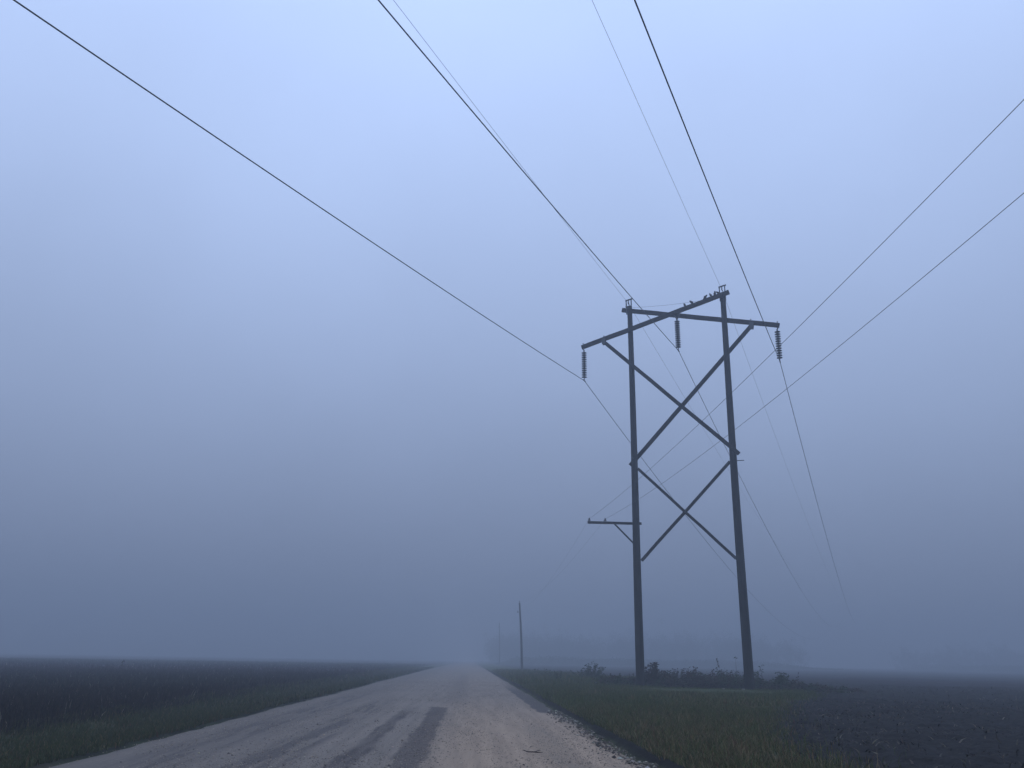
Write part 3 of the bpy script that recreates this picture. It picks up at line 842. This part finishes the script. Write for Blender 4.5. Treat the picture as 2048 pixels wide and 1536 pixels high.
def stalk(x, y, hh, lean, nlf, leaf, pal, lab, plume=False, rad=0.011, base_lf=0):
    z0 = float(ground_z(np.array([x]), np.array([y]))[0])-0.03
    e = empty('weed_stalk', (x, y, z0)); tag(e, lab, 'weed', GW)
    f = np.linspace(0, 1, 12)
    pts = np.stack([lean*hh*f**1.6 + 0.015*np.sin(f*7), 0.03*np.sin(f*3), hh*f], 1)
    v_, q_, t_, c_ = stem_geo(pts, rad, rad*0.3, (0.05, 0.042, 0.03))
    fast_mesh('stem', v_, q_, t_, M_PLANT, c_).parent = e
    fi = np.sort(rng.uniform(0.25, 1.0, nlf))
    pp = np.stack([np.interp(fi, f, pts[:, j]) for j in range(3)], 1)
    if plume:
        m_ = 120; fi = rng.uniform(0.68, 1.0, m_)
        pp = np.stack([np.interp(fi, f, pts[:, j]) for j in range(3)], 1)
        dr = rng.normal(size=(m_, 3))*0.5; dr[:, 2] += 0.9; dr[:, 0] += lean
        pt = [leaves(pp, dr, 0.11*rng.uniform(0.4, 1.2, m_), 0.012+0*fi, pick(m_, [(0.12, 0.10, 0.075), (0.09, 0.075, 0.06)]))]
        nm_ = 'plume'
    else:
        dr = rng.normal(size=(nlf, 3)); dr[:, 2] = rng.uniform(-0.5, 0.5, nlf)
        pt = [leaves(pp, dr, leaf*rng.uniform(0.7, 1.4, nlf), leaf*0.5*rng.uniform(0.7, 1.2, nlf), pick(nlf, pal))]
        nm_ = 'foliage'
    v_, q_, t_, c_ = join(pt)
    fast_mesh(nm_, v_, q_, t_, M_PLANT, c_).parent = e
stalk(10.15, 41.2, 1.28, -0.22, 0, 0, LEAFB, 'tall leaning grass stalk with a feathery plume between the poles', plume=True, rad=0.006)
stalk(9.97, 38.0, 1.42, -0.02, 10, 0.13, LEAFG, 'upright stalk with dangling leaves tight against the left of the right pole')
stalk(10.80, 38.2, 1.12, 0.30, 12, 0.13, LEAFG, 'leafy stalk leaning right just past the right pole')
stalk(11.05, 37.7, 0.75, -0.16, 7, 0.12, LEAFB, 'short bent brown stalk beside the foot of the right pole', rad=0.012)
stalk(11.45, 39.5, 0.92, 0.05, 8, 0.09, LEAFG, 'thin straight stalk midway between the right pole and the green clump')
stalk(12.70, 38.4, 0.80, 0.06, 8, 0.10, LEAFB, 'rightmost single stalk of the weeds by the poles', rad=0.011)
stalk(-20.6, 47.0, 0.98, 0.02, 26, 0.085, LEAFB, 'lone tall weed standing above the crop in the left field', rad=0.012)

# low thicket that fills the gaps
st, lf = [], []
for i in range(230):
    s_ = rng.uniform(-4.6, 6.6); o_ = rng.uniform(0.50, 3.8)
    p_ = t2w((s_, o_, 0))
    a, b = bush_parts(p_[0], p_[1], 0.45, 0.4, rng.uniform(0.40, 0.92)*(1 if -2.3 < s_ < 2.3 else 0.62)*(1-0.75*float(smooth(np.array(s_), 3.4, 6.6))), 12, 18, 0.11, LEAFB if rng.random() < 0.55 else LEAFG)
    st += a; lf += b
for i in range(20):
    y_ = rng.uniform(46, 70); u_ = rng.uniform(4.2, 8.0); x_, y_ = uv2xy(u_, y_)
    a, b = bush_parts(x_, y_, 0.7, 0.6, rng.uniform(0.3, 0.6), 8, 12, 0.12, LEAFG)
    st += a; lf += b
v_, q_, t_, c_ = join(st+lf)
o_ = fast_mesh('weed_thicket', v_, q_, t_, M_PLANT, c_); tag(o_, 'tangled low weeds filling the ground around the pole feet', 'weeds', kind='stuff')

# two pale stones at the pole feet, a twig on the road
def stone(x, y, r, lab):
    z0 = float(ground_z(np.array([x]), np.array([y]))[0])
    mb = MB().lathe([(0.5*r, -0.25*r), (0.95*r, 0.0), (0.9*r, 0.25*r), (0.55*r, 0.5*r), (0.1*r, 0.58*r)], (0, 0, 0), 9)
    mb.v[0] = mb.v[0]*rng.uniform(0.85, 1.15, mb.v[0].shape)*np.array([1.5, 1, 1])
    o_ = mb.build('stone', M_STONE, smooth=True); o_.location = (x, y, z0+0.06)
    tag(o_, lab, 'stone', 'pale stones in the grass')
stone(9.06, 36.9, 0.045, 'small pale stone in the grass between the pole feet')
stone(9.72, 36.3, 0.055, 'pale flat stone in the grass just in front of the right pole')
pt = np.array([uv2xy(0.82, 12.93), uv2xy(0.89, 12.90), uv2xy(0.96, 12.90), uv2xy(1.03, 12.87), uv2xy(1.10, 12.88)])
zt = np.array([0.075, 0.055, 0.055, 0.052, 0.05])
tw = MB().tube(np.column_stack([pt, zt]), [0.004, 0.008, 0.009, 0.007, 0.003], 7)
a0 = np.array([*uv2xy(0.98, 12.9), 0.056]); a1 = np.array([*uv2xy(1.08, 13.02), 0.07])
tw.tube([a0, a1], [0.006, 0.003], 6)
tw = tw.build('twig', M_TWIG, smooth=True); tag(tw, 'dark forked twig lying on the gravel road', 'twig')

# ------------------------------------------------------------------ far woods, one hazy mass
def woods(name, cx0, cx1, y0, y1, hmin, hmax, n, lab, seed):
    r2 = np.random.default_rng(seed)
    st, lf = [], []
    for i in range(n):
        x = r2.uniform(cx0, cx1); y = r2.uniform(y0, y1)
        h_ = r2.uniform(hmin, hmax)*(0.75+0.4*float(vnoise(np.array([x*0.08]), np.array([1.0]), 160)[0]))
        f = np.linspace(0, 1, 6)[:, None]
        pts = np.array([x, y, -0.3])*(1-f)+np.array([x+r2.normal(0, 0.5), y, h_*0.9])*f
        st.append(stem_geo(pts, 0.18, 0.03, (0.05, 0.04, 0.03), 6))
        for j in range(6):
            a_ = r2.uniform(0, 6.28); z_ = h_*r2.uniform(0.25, 0.7)
            p0 = np.array([x, y, z_]); p1 = p0+np.array([math.cos(a_)*h_*0.25, math.sin(a_)*h_*0.25, h_*0.22])
            st.append(stem_geo(np.linspace(p0, p1, 3), 0.06, 0.02, (0.05, 0.04, 0.03), 4))
        ncl = 34
        cc = r2.normal(0, 1, (ncl, 3))*np.array([0.24, 0.24, 0.26])*h_ + np.array([x, y, h_*0.42])
        m_ = 34
        pp = (cc[:, None, :]+r2.normal(0, 0.065*h_, (ncl, m_, 3))).reshape(-1, 3)
        pp[:, 2] = np.clip(pp[:, 2], 0.2, None)
        k_ = len(pp)
        lf.append(leaves(pp, r2.normal(size=(k_, 3)), r2.uniform(0.25, 0.6, k_), r2.uniform(0.2, 0.4, k_), pick(k_, LEAFG)))
    nb = int((cx1-cx0)*420)                      # low scrub in front of the trees
    sx_ = r2.uniform(cx0*0.85, cx1*0.85, nb); sy_ = r2.uniform(y0*0.72, y0*0.95, nb)
    sz_ = r2.uniform(0.0, 1.0, nb)**1.3*(0.5+2.6*fbm(sx_*0.10, sy_*0.10, 170))*smooth(sx_, cx0*0.85, cx0*0.85+8)*(1-smooth(sx_, cx1*0.85-25, cx1*0.85))
    lf.append(leaves(np.stack([sx_, sy_, sz_], 1), r2.normal(size=(nb, 3)), r2.uniform(0.3, 0.7, nb), r2.uniform(0.2, 0.45, nb), pick(nb, LEAFG)))
    v_, q_, t_, c_ = join(st+lf)
    o_ = fast_mesh(name, v_, q_, t_, M_PLANT, c_); tag(o_, lab, 'woods', kind='stuff')
woods('distant_woods', -4, 112, 330, 375, 10.5, 13.0, 120, 'dim line of trees dissolving in the fog behind the poles', 5)
woods('distant_woods', 170, 300, 345, 390, 8.5, 11.5, 80, 'faint trees in the fog at the right edge', 6)

# ------------------------------------------------------------------ the fog
hm = bpy.data.materials.new('fog_air'); hm.use_nodes = True
ht = hm.node_tree; ht.nodes.clear()
ho = ht.nodes.new('ShaderNodeOutputMaterial'); hv = ht.nodes.new('ShaderNodeVolumePrincipled')
hv.inputs['Color'].default_value = (*FOG_COLOR, 1)
hv.inputs['Density'].default_value = FOG_DENSITY
hv.inputs['Anisotropy'].default_value = FOG_G
ht.links.new(hv.outputs[0], ho.inputs['Volume'])
try: hm.cycles.homogeneous_volume = True
except Exception: pass
W_, ZB, ZT = 900.0, -1.6, 20.4
hb = MB().add([(-W_, -W_, ZB), (W_, -W_, ZB), (W_, W_, ZB), (-W_, W_, ZB), (-W_, -W_, ZT), (W_, -W_, ZT), (W_, W_, ZT), (-W_, W_, ZT)],
              [(3, 2, 1, 0), (4, 5, 6, 7), (0, 1, 5, 4), (1, 2, 6, 5), (2, 3, 7, 6), (3, 0, 4, 7)]).build('haze', hm)
tag(hb, 'even pale fog filling the air over the road and fields', 'fog', kind='stuff')
